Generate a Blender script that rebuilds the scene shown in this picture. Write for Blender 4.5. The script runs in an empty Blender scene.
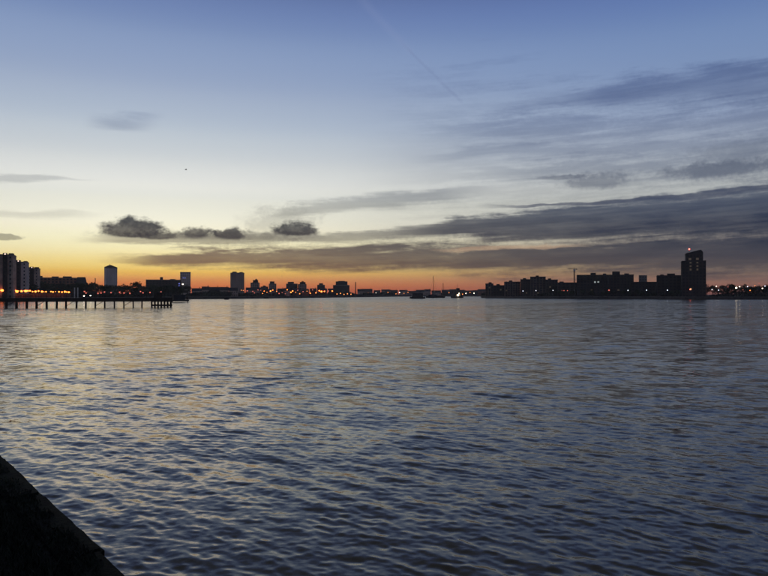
import bpy, bmesh, math, random
import numpy as np
from mathutils import Vector, Matrix
from mathutils.geometry import tessellate_polygon
R = math.radians
random.seed(7)
rng = np.random.default_rng(11)
scene = bpy.context.scene
col = scene.collection

# ------------------------------------------------------------------ camera
F = 665.0          # focal length in pixels of a 768 wide picture
HZ = 294.0         # horizon row
CH = 5.0           # eye height over the water
cam_d = bpy.data.cameras.new('camera')
cam = bpy.data.objects.new('camera', cam_d)
col.objects.link(cam)
cam_d.sensor_width = 36.0
cam_d.lens = 36.0 * F / 768.0
cam_d.clip_start = 0.1
cam_d.clip_end = 40000
cam.location = (0, 0, CH)
cam.rotation_euler = (R(90) + math.atan((HZ - 288.0) / F), 0, 0)
scene.camera = cam

scene.view_settings.view_transform = 'Standard'
scene.view_settings.look = 'None'
scene.view_settings.exposure = 0.0
scene.view_settings.gamma = 1.0
scene.view_settings.use_curve_mapping = False
scene.render.engine = 'CYCLES'
scene.cycles.adaptive_threshold = 0.025
scene.cycles.max_bounces = 4
scene.cycles.sample_clamp_indirect = 4.0


def lin(c):
    out = []
    for v in c:
        v = v / 255.0
        out.append(v / 12.92 if v <= 0.04045 else ((v + 0.055) / 1.055) ** 2.4)
    return tuple(out)


def bearing(px, py):
    """azimuth (deg, + right of the river axis) and elevation of a sky direction"""
    a = math.atan((px - 384.0) / F)
    e = math.atan((HZ - py) / F * math.cos(a))
    return math.degrees(a), math.degrees(e)


# ------------------------------------------------------------------ sky
world = bpy.data.worlds.new('World')
scene.world = world
world.use_nodes = True
nt = world.node_tree
for n in list(nt.nodes):
    nt.nodes.remove(n)


class V:
    """tiny wrapper: python arithmetic builds Math nodes"""
    tree = nt

    def __init__(self, s):
        self.s = s

    def __add__(self, o): return m('ADD', self, o)
    def __radd__(self, o): return m('ADD', o, self)
    def __sub__(self, o): return m('SUBTRACT', self, o)
    def __rsub__(self, o): return m('SUBTRACT', o, self)
    def __mul__(self, o): return m('MULTIPLY', self, o)
    def __rmul__(self, o): return m('MULTIPLY', o, self)
    def __truediv__(self, o): return m('DIVIDE', self, o)


def plug(sock, v):
    if isinstance(v, V):
        V.tree.links.new(v.s, sock)
    else:
        sock.default_value = v


def m(op, a, b=None, c=None, clamp=False):
    n = V.tree.nodes.new('ShaderNodeMath')
    n.operation = op
    n.use_clamp = clamp
    plug(n.inputs[0], a)
    if b is not None: plug(n.inputs[1], b)
    if c is not None: plug(n.inputs[2], c)
    return V(n.outputs[0])


def smooth(v, a, b, lo=0.0, hi=1.0):
    n = V.tree.nodes.new('ShaderNodeMapRange')
    n.interpolation_type = 'SMOOTHSTEP'
    plug(n.inputs['Value'], v)
    n.inputs['From Min'].default_value = a
    n.inputs['From Max'].default_value = b
    n.inputs['To Min'].default_value = lo
    n.inputs['To Max'].default_value = hi
    return V(n.outputs[0])


def vec(x, y, z=0.0):
    n = V.tree.nodes.new('ShaderNodeCombineXYZ')
    for i, v in enumerate((x, y, z)):
        plug(n.inputs[i], v)
    return V(n.outputs[0])


def noise(v, scale, detail=4.0, rough=0.55, dist=0.0, out='Fac'):
    n = V.tree.nodes.new('ShaderNodeTexNoise')
    plug(n.inputs['Vector'], v)
    n.inputs['Scale'].default_value = scale
    n.inputs['Detail'].default_value = detail
    n.inputs['Roughness'].default_value = rough
    n.inputs['Distortion'].default_value = dist
    return V(n.outputs[out])


def ramp(v, stops, lo=0.0, hi=1.0):
    """stops: list of (position in units of v, srgb 0-255)"""
    n = V.tree.nodes.new('ShaderNodeValToRGB')
    t = (v - lo) / (hi - lo)
    plug(n.inputs[0], t)
    cr = n.color_ramp
    cr.interpolation = 'CARDINAL'
    while len(cr.elements) < len(stops):
        cr.elements.new(0.5)
    for e, (p, c) in zip(cr.elements, stops):
        e.position = (p - lo) / (hi - lo)
        e.color = (*lin(c), 1)
    return V(n.outputs[0])


def mixc(f, a, b, mode='MIX'):
    n = V.tree.nodes.new('ShaderNodeMix')
    n.data_type = 'RGBA'
    n.blend_type = mode
    plug(n.inputs[0], f)
    for i, v in ((6, a), (7, b)):
        if isinstance(v, V): V.tree.links.new(v.s, n.inputs[i])
        else: n.inputs[i].default_value = (*v, 1)
    return V(n.outputs[2])


SUN_AZ = -20.0      # where the sun went down, left of the river axis
tc = nt.nodes.new('ShaderNodeTexCoord')
sep = nt.nodes.new('ShaderNodeSeparateXYZ')
nt.links.new(tc.outputs['Generated'], sep.inputs[0])
X, Y, Z = V(sep.outputs[0]), V(sep.outputs[1]), V(sep.outputs[2])
az = m('ARCTAN2', X, Y) * 57.29578
el = m('ARCSINE', Z) * 57.29578
hor = m('SQRT', X * X + Y * Y) + 1e-5
cosd = (X * math.sin(R(SUN_AZ)) + Y * math.cos(R(SUN_AZ))) / hor
elp = m('MAXIMUM', el, 0.0)
wsun = m('EXPONENT', (cosd - 1.0) * (7.0 - smooth(el, 4.0, 9.0, 0.0, 2.6)))    # the glow spreads wider higher up
elq = m('SQRT', elp)          # more stops near the horizon
sq = math.sqrt
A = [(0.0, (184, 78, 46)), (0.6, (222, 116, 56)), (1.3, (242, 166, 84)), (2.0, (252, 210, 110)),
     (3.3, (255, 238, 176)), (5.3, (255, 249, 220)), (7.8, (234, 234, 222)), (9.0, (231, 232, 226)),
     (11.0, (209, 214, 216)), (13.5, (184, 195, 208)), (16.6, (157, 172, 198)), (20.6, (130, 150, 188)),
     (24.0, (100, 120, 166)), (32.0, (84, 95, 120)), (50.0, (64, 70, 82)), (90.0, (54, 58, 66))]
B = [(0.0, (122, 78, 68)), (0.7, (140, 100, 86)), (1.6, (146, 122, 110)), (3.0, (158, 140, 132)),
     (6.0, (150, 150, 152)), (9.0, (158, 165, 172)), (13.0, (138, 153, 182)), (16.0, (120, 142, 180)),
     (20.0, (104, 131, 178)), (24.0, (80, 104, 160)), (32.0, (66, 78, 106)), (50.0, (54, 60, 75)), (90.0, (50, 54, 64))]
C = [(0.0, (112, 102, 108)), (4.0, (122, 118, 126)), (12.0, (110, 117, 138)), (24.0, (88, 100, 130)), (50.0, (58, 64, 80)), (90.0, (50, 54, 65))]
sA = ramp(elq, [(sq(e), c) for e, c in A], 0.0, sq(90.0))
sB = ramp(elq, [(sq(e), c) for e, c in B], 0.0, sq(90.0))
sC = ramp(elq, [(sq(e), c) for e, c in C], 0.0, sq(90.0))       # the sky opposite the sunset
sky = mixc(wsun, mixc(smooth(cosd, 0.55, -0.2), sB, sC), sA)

# physically based dusk glow of the set sun, added faintly
st = nt.nodes.new('ShaderNodeTexSky')
st.sky_type = 'NISHITA'
st.sun_disc = False
st.sun_elevation = R(-1.5)
st.sun_rotation = R(SUN_AZ)
sky = mixc(0.008, sky, V(st.outputs[0]), 'ADD')

# --- clouds, laid out by bearing and elevation
n1 = noise(vec(az * 0.09, el * 0.55, 3.1), 1.0, 5.0, 0.6)
n2 = noise(vec(az * 0.30, el * 1.5, 9.7), 1.0, 5.0, 0.62)
n3 = noise(vec(az * 0.035, el * 1.0 - az * 0.045, 5.3), 1.0, 6.0, 0.62)   # long streaks
n5 = noise(vec(az * 3.2, el * 3.6, 6.1), 1.0, 3.0, 0.6)                 # fine frayed edges
n4 = noise(vec(az * 0.9, el * 1.3, 1.7), 1.0, 6.0, 0.62)                 # billows
wel = el + (n1 - 0.5) * 2.2 + (n2 - 0.5) * 0.7
waz = az + (n1 - 0.5) * 4.0


def slab(pts, a0, a1, soft0=4.0, soft1=4.0, edge=0.9, rough=0.8):
    """a cloud bank following a polyline of (px, centre py, half thickness px)"""
    g = sorted((bearing(p, y)[0], bearing(p, y)[1], abs(bearing(p, y - h)[1] - bearing(p, y + h)[1]) / 2) for p, y, h in pts)
    fc = V.tree.nodes.new('ShaderNodeFloatCurve')
    fh = V.tree.nodes.new('ShaderNodeFloatCurve')
    t = m('ADD', waz * (1 / 120.0), 0.5, clamp=True)
    out = []
    for node, k, sc in ((fc, 1, 30.0), (fh, 2, 10.0)):
        cv = node.mapping.curves[0]
        ps = [(0.0, g[0][k] / sc)] + [(q[0] / 120.0 + 0.5, q[k] / sc) for q in g] + [(1.0, g[-1][k] / sc)]
        cv.points[0].location = ps[0]
        cv.points[1].location = ps[-1]
        for p in ps[1:-1]:
            cv.points.new(*p)
        for p in cv.points:
            p.handle_type = 'VECTOR'
        node.mapping.update()
        plug(node.inputs['Value'], t)
        out.append(V(node.outputs[0]) * sc)
    c, h = out
    d = m('ABSOLUTE', wel - c) / h
    d = d + (n3 - 0.5) * rough * 2.0 + (n2 - 0.5) * rough * 1.3 + (n5 - 0.5) * rough * 0.35
    al = smooth(d, 1.0 + edge * 0.5, 1.0 - edge * 0.5)
    b0, b1 = bearing(a0, 250)[0], bearing(a1, 250)[0]
    if a0 > -2000: al = al * smooth(waz, b0, b0 + soft0)
    if a1 < 2000: al = al * smooth(waz, b1, b1 - soft1)
    return al


def puff(px, py, w, top, bot, grow=0.55, soft=0.2):
    """small cumulus: round head, flat foot"""
    a, e = bearing(px, py)
    k = 180 / math.pi / F
    dx = (az - a + (n2 - 0.5) * 1.0) / (w * k)
    dy = el - e + (n4 - 0.5) * 0.5
    up = m('MAXIMUM', dy, 0.0) / (top * k)
    dn = m('MINIMUM', dy, 0.0) / (bot * k)
    d = m('SQRT', dx * dx + up * up + dn * dn) + (n4 - 0.5) * grow * 2.0 + (n5 - 0.5) * grow * 0.55
    return smooth(d, 0.92 + soft, 0.92 - soft)


def over(base, alpha, c, k=1.0):
    return mixc(m('MULTIPLY', alpha, k, clamp=True), base, c)


# cloud colours: brown-grey toward the glow, slate away from it
lowc = ramp(elq, [(sq(0.0), (120, 66, 50)), (sq(1.3), (132, 84, 62)), (sq(2.6), (124, 92, 76)), (sq(4.5), (112, 100, 94)),
                  (sq(7.5), (132, 134, 134)), (sq(14.0), (120, 134, 164)), (sq(24.0), (80, 100, 152))], 0.0, sq(24.0))
slate = ramp(elq, [(sq(0.0), (92, 64, 62)), (sq(1.6), (76, 68, 72)), (sq(3.0), (46, 52, 68)), (sq(6.0), (46, 56, 78)),
                   (sq(10.0), (92, 104, 128)), (sq(16.0), (78, 96, 138)), (sq(24.0), (60, 80, 134))], 0.0, sq(24.0))
wc = m('EXPONENT', (cosd - 1.0) * 11.0)
cc = mixc(wc, slate, lowc)
cc = mixc(smooth(n3 * 0.6 + n2 * 0.4, 0.40, 0.66), cc, mixc(0.13, cc, sky))
cc = mixc(m('MULTIPLY', smooth(n3, 0.55, 0.30), 0.35), cc, mixc(1.0, cc, (0.62, 0.66, 0.76), 'MULTIPLY'))

# thin veils
sky = over(sky, slab([(300, 170, 60), (450, 150, 50), (600, 150, 50), (768, 140, 50)], 330, 3000, 12, rough=2.0, edge=1.6), cc, 0.24)
sky = over(sky, slab([(520, 98, 7), (620, 93, 14), (768, 84, 22)], 515, 3000, 8, rough=0.9, edge=1.3), cc, 0.62)
sky = over(sky, slab([(260, 214, 4), (350, 203, 7), (480, 190, 7)], 250, 500, 5, 6, rough=1.2, edge=1.4), cc, 0.50)
sky = over(sky, slab([(420, 134, 8), (560, 122, 12), (768, 118, 16)], 400, 3000, 10, rough=1.8, edge=1.8), cc, 0.42)
sky = over(sky, slab([(480, 172, 7), (600, 166, 10), (768, 168, 14)], 440, 3000, 10, rough=1.8, edge=1.8), cc, 0.45)
sky = over(sky, slab([(380, 160, 5), (520, 150, 6), (700, 146, 7)], 400, 3000, 7, rough=1.2, edge=1.4), cc, 0.35)
sky = over(sky, slab([(-60, 180, 4), (40, 178, 4), (90, 181, 2)], -3000, 100, 4, 4, rough=0.8, edge=1.3), cc, 0.42)
sky = over(sky, slab([(90, 121, 7), (160, 120, 7)], 80, 170, 3, 3, rough=0.9, edge=1.4), cc, 0.45)
sky = over(sky, slab([(-60, 216, 4), (60, 213, 5), (110, 216, 3)], -3000, 110, 4, 4, rough=1.0, edge=1.4), cc, 0.25)
# low bank running the whole way above the skyline
sky = over(sky, slab([(60, 240, 4), (200, 240, 5), (340, 238, 6), (420, 236, 5)], 60, 470, 5, 5, rough=1.0, edge=1.1), cc, 0.62)
sky = over(sky, slab([(100, 259, 5), (200, 258, 7), (320, 257, 11), (450, 258, 14), (600, 255, 20), (768, 252, 27)], 90, 3000, 6,
                     rough=1.15, edge=1.15), cc, 0.92)
# the broad slate bank on the right
sky = over(sky, slab([(380, 234, 4), (460, 229, 9), (550, 224, 14), (650, 217, 21), (768, 212, 27)], 360, 3000, 8,
                     rough=0.6, edge=0.7), cc, 0.95)
sky = over(sky, slab([(480, 206, 1.6), (600, 202, 2.2), (768, 189, 3.5)], 470, 3000, 6, rough=0.4, edge=1.0),
           (0.055, 0.068, 0.115), 0.75)
sky = over(sky, slab([(440, 251, 2), (520, 246, 3), (570, 243, 2)], 420, 600, 4, 4, rough=0.5, edge=1.2), lin((206, 172, 140)), 0.5)
# torn scraps
dark = mixc(wc, lin((86, 96, 116)), lin((98, 94, 92)))
sky = over(sky, puff(596, 181, 34, 8, 7, 0.8, 0.45), dark, 0.62)
sky = over(sky, puff(562, 177, 26, 2.2, 2.2, 0.5, 0.4), dark, 0.55)
sky = over(sky, puff(720, 169, 44, 7, 8, 0.8, 0.5), dark, 0.75)
sky = over(sky, puff(742, 152, 40, 10, 10, 0.9, 0.6), dark, 0.35)
# four small cumulus in a row
pc = mixc(smooth(el, 4.6, 6.4), lin((62, 57, 60)), lin((42, 47, 57)))
pc = mixc(smooth(n4 * 0.6 + n5 * 0.4, 0.35, 0.7), pc, mixc(0.10, pc, sky))
sky = over(sky, puff(205, 236, 90, 5, 4, 0.8, 0.5), pc, 0.45)
sky = over(sky, puff(280, 224, 34, 16, 12, 0.8, 0.5), pc, 0.28)
sky = over(sky, puff(132, 233, 30, 15.5, 4.5, 0.42, 0.24), pc, 0.96)
sky = over(sky, puff(156, 236, 19, 5, 3.5, 0.45, 0.3), pc, 0.85)
sky = over(sky, puff(195, 233, 16, 6.5, 5, 0.65, 0.38), pc, 0.88)
sky = over(sky, puff(231, 235, 17, 7, 4.5, 0.6, 0.3), pc, 0.92)
sky = over(sky, puff(294, 231, 24, 10, 5, 0.5, 0.26), pc, 0.95)
sky = over(sky, puff(4, 237, 16, 3, 3, 0.5), pc, 0.55)


def trail(p, q, w, c, k):
    (a0, e0), (a1, e1) = bearing(*p), bearing(*q)
    L = math.hypot(a1 - a0, e1 - e0)
    ux, uy = (a1 - a0) / L, (e1 - e0) / L
    s = (az - a0) * ux + (el - e0) * uy
    d = m('ABSOLUTE', (el - e0) * ux - (az - a0) * uy + (n2 - 0.5) * 0.25)
    al = smooth(d, w, 0.0) * smooth(s, 0.0, L * 0.25) * smooth(s, L, L * 0.9)
    return over(sky, al, c, k)


sky = trail((352, -12), (415, 55), 0.55, lin((150, 160, 196)), 0.10)
sky = trail((396, 36), (466, 105), 0.22, lin((104, 116, 156)), 0.16)
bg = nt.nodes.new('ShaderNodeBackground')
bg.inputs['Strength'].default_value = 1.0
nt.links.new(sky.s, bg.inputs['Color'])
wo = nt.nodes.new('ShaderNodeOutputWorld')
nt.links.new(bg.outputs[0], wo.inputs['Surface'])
world.cycles.sampling_method = 'NONE'

# weak wide sun lamp, added after sunset for a warm sheen on the water
sun_d = bpy.data.lights.new('sun', 'SUN')
sun_d.energy = 0.04
sun_d.angle = R(24)
sun_d.color = (1.0, 0.62, 0.34)
sun = bpy.data.objects.new('sun', sun_d)
col.objects.link(sun)
sd = Vector((math.sin(R(SUN_AZ)), math.cos(R(SUN_AZ)), math.tan(R(1.5))))
sun.rotation_euler = sd.to_track_quat('Z', 'Y').to_euler()


# ------------------------------------------------------------------ materials
def mat(name, c, rough=0.85, nscale=0.4, var=0.35, bump=0.0, bscale=6.0, metal=0.0, c2=None, spec=0.3):
    mt = bpy.data.materials.new(name)
    mt.use_nodes = True
    t = mt.node_tree
    b = t.nodes['Principled BSDF']
    V.tree = t
    geo = t.nodes.new('ShaderNodeNewGeometry')
    oi = t.nodes.new('ShaderNodeObjectInfo')
    p = V(geo.outputs['Position'])
    nz = noise(p, nscale, 5.0, 0.6)
    lo = tuple(v * (1 - var) for v in c)
    hi = tuple(min(1, v * (1 + var)) for v in (c2 or c))
    cl = mixc(smooth(nz, 0.3, 0.7), lo, hi)
    cl = mixc(V(oi.outputs['Random']) * 0.25, cl, tuple(v * 0.6 for v in c))
    t.links.new(cl.s, b.inputs['Base Color'])
    b.inputs['Roughness'].default_value = rough
    b.inputs['Metallic'].default_value = metal
    b.inputs['Specular IOR Level'].default_value = spec
    if bump:
        bn = t.nodes.new('ShaderNodeBump')
        bn.inputs['Strength'].default_value = bump
        bn.inputs['Distance'].default_value = 0.02
        t.links.new(noise(p, bscale, 6.0, 0.65).s, bn.inputs['Height'])
        t.links.new(bn.outputs[0], b.inputs['Normal'])
    return mt


def emit(name, c, strength):
    mt = bpy.data.materials.new(name)
    mt.use_nodes = True
    b = mt.node_tree.nodes['Principled BSDF']
    b.inputs['Base Color'].default_value = (*[v * 0.5 for v in c], 1)
    b.inputs['Emission Color'].default_value = (*c, 1)
    b.inputs['Emission Strength'].default_value = strength
    return mt


M = {
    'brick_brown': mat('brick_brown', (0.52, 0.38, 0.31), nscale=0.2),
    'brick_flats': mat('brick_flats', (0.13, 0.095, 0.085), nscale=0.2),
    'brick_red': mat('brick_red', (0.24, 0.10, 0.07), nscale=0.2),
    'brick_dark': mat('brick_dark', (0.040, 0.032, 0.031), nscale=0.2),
    'render_pale': mat('render_pale', (0.74, 0.63, 0.58), nscale=0.1, var=0.2),
    'render_grey': mat('render_grey', (0.66, 0.56, 0.51), nscale=0.1, var=0.2),
    'concrete': mat('concrete', (0.26, 0.24, 0.22), nscale=0.15, var=0.25),
    'slab_dark': mat('slab_dark', (0.034, 0.033, 0.035), nscale=0.2),
    'glass': mat('window_glass', (0.02, 0.022, 0.028), rough=0.15, nscale=0.3, spec=0.3),
    'roof': mat('roof_slate', (0.06, 0.055, 0.06), nscale=0.5),
    'metal': mat('dark_metal', (0.05, 0.05, 0.052), rough=0.5, metal=0.3),
    'timber': mat('wet_timber', (0.045, 0.035, 0.028), nscale=0.6, rough=0.7, bump=0.5),
    'bark': mat('bark', (0.05, 0.04, 0.03), nscale=1.0),
    'leaf': mat('leaf', (0.035, 0.05, 0.022), nscale=0.25, var=0.5),
    'wood_far': mat('far_wood', (0.035, 0.042, 0.028), nscale=0.05, var=0.5),
    'hull': mat('hull_paint', (0.03, 0.03, 0.035), rough=0.5, nscale=0.4),
    'white_paint': mat('white_paint', (0.7, 0.69, 0.66), nscale=0.4, var=0.1),
    'wall_stone': mat('embankment_stone', (0.10, 0.085, 0.075), nscale=0.25, var=0.4),
    'ground': mat('ground', (0.07, 0.065, 0.055), nscale=0.05, var=0.4),
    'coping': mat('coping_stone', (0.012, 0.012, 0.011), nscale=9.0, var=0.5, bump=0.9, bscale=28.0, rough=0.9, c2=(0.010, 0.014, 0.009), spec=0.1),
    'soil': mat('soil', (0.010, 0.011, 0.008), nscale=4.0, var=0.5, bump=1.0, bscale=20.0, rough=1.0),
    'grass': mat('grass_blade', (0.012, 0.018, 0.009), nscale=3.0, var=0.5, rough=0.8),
    'lamp_orange': emit('sodium_lamp', (1.0, 0.19, 0.03), 6.0),
    'lamp_amber': emit('amber_lamp', (1.0, 0.30, 0.07), 2.4),
    'lamp_rose': emit('rose_lamp', (1.0, 0.22, 0.15), 0.9),
    'lamp_white': emit('white_lamp', (1.0, 0.82, 0.62), 9.0),
    'lamp_cool': emit('cool_lamp', (0.80, 0.86, 1.0), 3.5),
    'lamp_red': emit('red_lamp', (1.0, 0.10, 0.07), 9.0),
    'flood': emit('flood_lamp', (1.0, 0.80, 0.55), 8.0),
    'glint_glow': emit('roof_glint', (1.0, 0.72, 0.60), 1.6),  # pinkish sky reflection at the roof edge, put in as emission
    'lit_warm': emit('lit_window_warm', (1.0, 0.62, 0.30), 0.55),
    'lit_dim': emit('lit_window_dim', (1.0, 0.72, 0.42), 0.022),
    'lit_blue': emit('lit_sign_blue', (0.25, 0.30, 1.0), 0.4),
    'lit_cool': emit('lit_window_cool', (0.85, 0.95, 0.9), 0.30),
}


# ------------------------------------------------------------------ helpers
def tag(o, label=None, cat=None, group=None, kind=None):
    if label: o['label'] = label
    if cat: o['category'] = cat
    if group: o['group'] = group
    if kind: o['kind'] = kind
    return o


def empty(name, loc, rz=0.0):
    o = bpy.data.objects.new(name, None)
    col.objects.link(o)
    o.location = loc
    o.rotation_euler = (0, 0, rz)
    o.empty_display_size = 0.5
    return o


class MB:
    def __init__(self):
        self.v, self.f = [], []

    def box(self, x0, x1, y0, y1, z0, z1):
        b = len(self.v)
        self.v += [(x0, y0, z0), (x1, y0, z0), (x1, y1, z0), (x0, y1, z0), (x0, y0, z1), (x1, y0, z1), (x1, y1, z1), (x0, y1, z1)]
        self.f += [tuple(b + i for i in q) for q in ((0, 3, 2, 1), (4, 5, 6, 7), (0, 1, 5, 4), (1, 2, 6, 5), (2, 3, 7, 6), (3, 0, 4, 7))]
        return self

    def loft(self, rings, cap=True):
        """rings: list of lists of points, equal length, joined in order"""
        b = len(self.v)
        n = len(rings[0])
        for r in rings:
            self.v += [tuple(p) for p in r]
        for k in range(len(rings) - 1):
            for i in range(n):
                j = (i + 1) % n
                self.f.append((b + k * n + i, b + k * n + j, b + (k + 1) * n + j, b + (k + 1) * n + i))
        if cap:
            self.f.append(tuple(b + i for i in reversed(range(n))))
            self.f.append(tuple(b + (len(rings) - 1) * n + i for i in range(n)))
        return self

    def tube(self, p, q, r0, r1=None, n=6):
        p, q = Vector(p), Vector(q)
        r1 = r0 if r1 is None else r1
        d = (q - p).normalized()
        a = d.orthogonal().normalized()
        b = d.cross(a)
        rg = []
        for c, r in ((p, r0), (q, r1)):
            rg.append([c + (a * math.cos(t) + b * math.sin(t)) * r for t in [2 * math.pi * i / n for i in range(n)]])
        return self.loft(rg)

    def prism(self, pts, y0, y1):
        """x/z outline pulled along y"""
        return self.loft([[(x, y0, z) for x, z in pts], [(x, y1, z) for x, z in pts]])

    def quad(self, a, b, c, d):
        k = len(self.v)
        self.v += [tuple(a), tuple(b), tuple(c), tuple(d)]
        self.f.append((k, k + 1, k + 2, k + 3))

    def mesh(self, name, mt):
        me = bpy.data.meshes.new(name)
        me.from_pydata(self.v, [], self.f)
        me.materials.append(M[mt] if isinstance(mt, str) else mt)
        me.update()
        return me

    def build(self, name, mt, parent=None, loc=None):
        o = bpy.data.objects.new(name, self.mesh(name, mt))
        col.objects.link(o)
        if parent: o.parent = parent
        if loc: o.location = loc
        return o


def copy_tree(o, parent=None):
    c = o.copy()
    col.objects.link(c)
    c.parent = parent
    for ch in o.children:
        copy_tree(ch, c)
    return c


GZ = 1.6                              # level of the built-up banks


def gx(px, d): return (px - 384.0) / F * d
def gz(py, d): return CH + (HZ - py) / F * d


# ------------------------------------------------------------------ water
def make_water():
    ys = [-60.0, -40, -25, -14, -8, -4, -2, 0, 1.5, 3]
    y = 4.0
    while y < 3400:
        ys.append(y)
        y += max(0.045, 0.0029 * (y + 4.0)) if y < 420 else 0.03 * y
    ys = np.array(ys)
    t0 = np.linspace(-0.74, 0.74, 620)
    t1 = 0.74 * np.exp(np.linspace(0.02, 2.0, 22))
    ts = np.concatenate([-t1[::-1], t0, t1])
    AP = 7.0
    TT, YY = np.meshgrid(ts, ys)
    span = np.maximum(YY + AP, 3.0)
    XX = TT * span
    dxs = np.gradient(ts)[None, :] * span
    dys = np.gradient(ys)[:, None] * np.ones_like(TT)
    nw = 190
    lam = np.exp(rng.uniform(math.log(0.13), math.log(3.0), nw))
    main = R(42)
    ang = main + rng.normal(0, R(26), nw)
    ang = np.where(rng.random(nw) < 0.16, rng.uniform(0, 2 * math.pi, nw), ang)
    k = 2 * math.pi / lam
    shape = np.exp(-(np.log(lam / 0.27) / 0.6) ** 2) + 0.60 * np.exp(-(np.log(lam / 0.85) / 0.5) ** 2)
    sl = shape * rng.uniform(0.5, 1.5, nw)
    sl *= 0.100 / math.sqrt((sl ** 2 / 2).sum())
    amp = sl / k
    ph = rng.uniform(0, 2 * math.pi, nw)
    H = np.zeros_like(XX); DX = np.zeros_like(XX); DY = np.zeros_like(XX); lost = np.zeros_like(XX)
    # gusts: slow patches of rougher and calmer water
    gust = 1.0 + 0.22 * np.sin(XX * 0.045 + YY * 0.021 + 1.0) * np.sin(YY * 0.05 - XX * 0.012) + 0.14 * np.sin(XX * 0.11 - YY * 0.07)
    for i in range(nw):
        kx, ky = math.sin(ang[i]) * k[i], math.cos(ang[i]) * k[i]
        eff = np.maximum(dxs * abs(kx), dys * abs(ky)) / k[i]
        w = np.clip((lam[i] / eff - 2.2) / 2.6, 0, 1)
        w = w * w * (3 - 2 * w)
        th = XX * kx + YY * ky + ph[i]
        s, c = np.sin(th), np.cos(th)
        a = amp[i] * w
        H += a * s
        DX += a * c * kx / k[i]
        DY += a * c * ky / k[i]
        lost += (sl[i] ** 2 / 2) * (1 - w * w)
    XX = XX + 0.75 * DX * gust
    YY = YY + 0.75 * DY * gust
    H *= gust
    n, q = TT.shape
    co = np.stack([XX, YY, H], -1).reshape(-1, 3).astype(np.float32)
    idx = np.arange(n * q).reshape(n, q)
    fc = np.stack([idx[:-1, :-1], idx[:-1, 1:], idx[1:, 1:], idx[1:, :-1]], -1).reshape(-1)
    me = bpy.data.meshes.new('river_water')
    me.vertices.add(n * q)
    me.vertices.foreach_set('co', co.ravel())
    nf = len(fc) // 4
    me.loops.add(nf * 4)
    me.loops.foreach_set('vertex_index', fc.astype(np.int32))
    me.polygons.add(nf)
    me.polygons.foreach_set('loop_start', np.arange(nf, dtype=np.int32) * 4)
    me.polygons.foreach_set('use_smooth', np.ones(nf, dtype=bool))
    me.update(calc_edges=True)
    at = me.attributes.new('fine_slope', 'FLOAT', 'POINT')
    at.data.foreach_set('value', (np.sqrt(lost) * gust).ravel().astype(np.float32))
    w = np.clip((YY - 260.0) / 500.0, 0, 1)
    at = me.attributes.new('unresolved', 'FLOAT', 'POINT')
    at.data.foreach_set('value', (w * w * (3 - 2 * w)).ravel().astype(np.float32))
    mt = bpy.data.materials.new('river_water')
    mt.use_nodes = True
    t = mt.node_tree
    b = t.nodes['Principled BSDF']
    V.tree = t
    geo = t.nodes.new('ShaderNodeNewGeometry')
    att = t.nodes.new('ShaderNodeAttribute')
    att.attribute_name = 'fine_slope'
    mp = t.nodes.new('ShaderNodeMapping')
    mp.inputs['Rotation'].default_value = (0, 0, R(36))
    mp.inputs['Scale'].default_value = (0.55, 1.0, 1.0)
    t.links.new(geo.outputs['Position'], mp.inputs['Vector'])
    p = V(mp.outputs[0])

    def vm(op, a, bb=None, sc=None):
        nn = t.nodes.new('ShaderNodeVectorMath')
        nn.operation = op
        for i, v in ((0, a), (1, bb)):
            if v is None: continue
            if isinstance(v, V): t.links.new(v.s, nn.inputs[i])
            else: nn.inputs[i].default_value = v
        if sc is not None: plug(nn.inputs['Scale'], sc)
        return V(nn.outputs[0])
    def slope(scale, det):
        c = vm('SUBTRACT', noise(p, scale, det, 0.6, 0.0, 'Color'), (0.5, 0.5, 0.5))
        return vm('MULTIPLY', c, (1, 1, 0))
    f = V(att.outputs['Fac'])
    fa = t.nodes.new('ShaderNodeAttribute')
    fa.attribute_name = 'unresolved'
    far = V(fa.outputs['Fac'])             # where the mesh carries no waves any more
    P = V(geo.outputs['Position'])
    # cat's-paws: patches where the breeze roughens the water more or less
    paw = noise(vm('MULTIPLY', P, (0.35, 1.0, 1.0)), 0.045, 4.0, 0.65)
    paw2 = noise(vm('MULTIPLY', P, (0.5, 1.0, 1.0)), 0.35, 3.0, 0.6)
    f = f * smooth(paw, 0.28, 0.72, 0.45, 1.5) * smooth(paw2, 0.25, 0.75, 0.55, 1.45)
    swell = vm('SCALE', slope(0.9, 4.0), sc=f * 7.5 * (1.0 - far * 0.6))
    fine = vm('ADD', vm('SCALE', slope(3.8, 5.0), sc=0.25), vm('SCALE', slope(12.0, 3.0), sc=0.14))
    nn = vm('ADD', V(geo.outputs['Normal']), vm('ADD', swell, fine))
    nn = vm('NORMALIZE', nn)
    t.links.new(nn.s, b.inputs['Normal'])
    murk = mixc(noise(V(geo.outputs['Position']), 0.02, 3.0), (0.130, 0.096, 0.050), (0.160, 0.118, 0.064))
    t.links.new(murk.s, b.inputs['Base Color'])
    # waves too small for the mesh go into the microfacet roughness
    t.links.new(m('SQRT', f * 0.16 + far * 0.04 + 0.003).s, b.inputs['Roughness'])
    b.inputs['IOR'].default_value = 1.38
    me.materials.append(mt)
    o = bpy.data.objects.new('river_water', me)
    col.objects.link(o)
    tag(o, 'wind rippled dark river water reflecting the sunset', 'water', kind='structure')


make_water()

# ------------------------------------------------------------------ land
shore = [(-900, 300), (-420, 330), (-300, 400), (-250, 432), (-215, 520), (-192, 640), (-160, 672), (-104, 830), (-51, 1000), (30, 1275),
         (110, 1330), (190, 1345), (205, 1250), (168, 960), (124, 845), (150, 760), (224, 690), (285, 606), (346, 596), (520, 560), (900, 480)]


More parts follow.
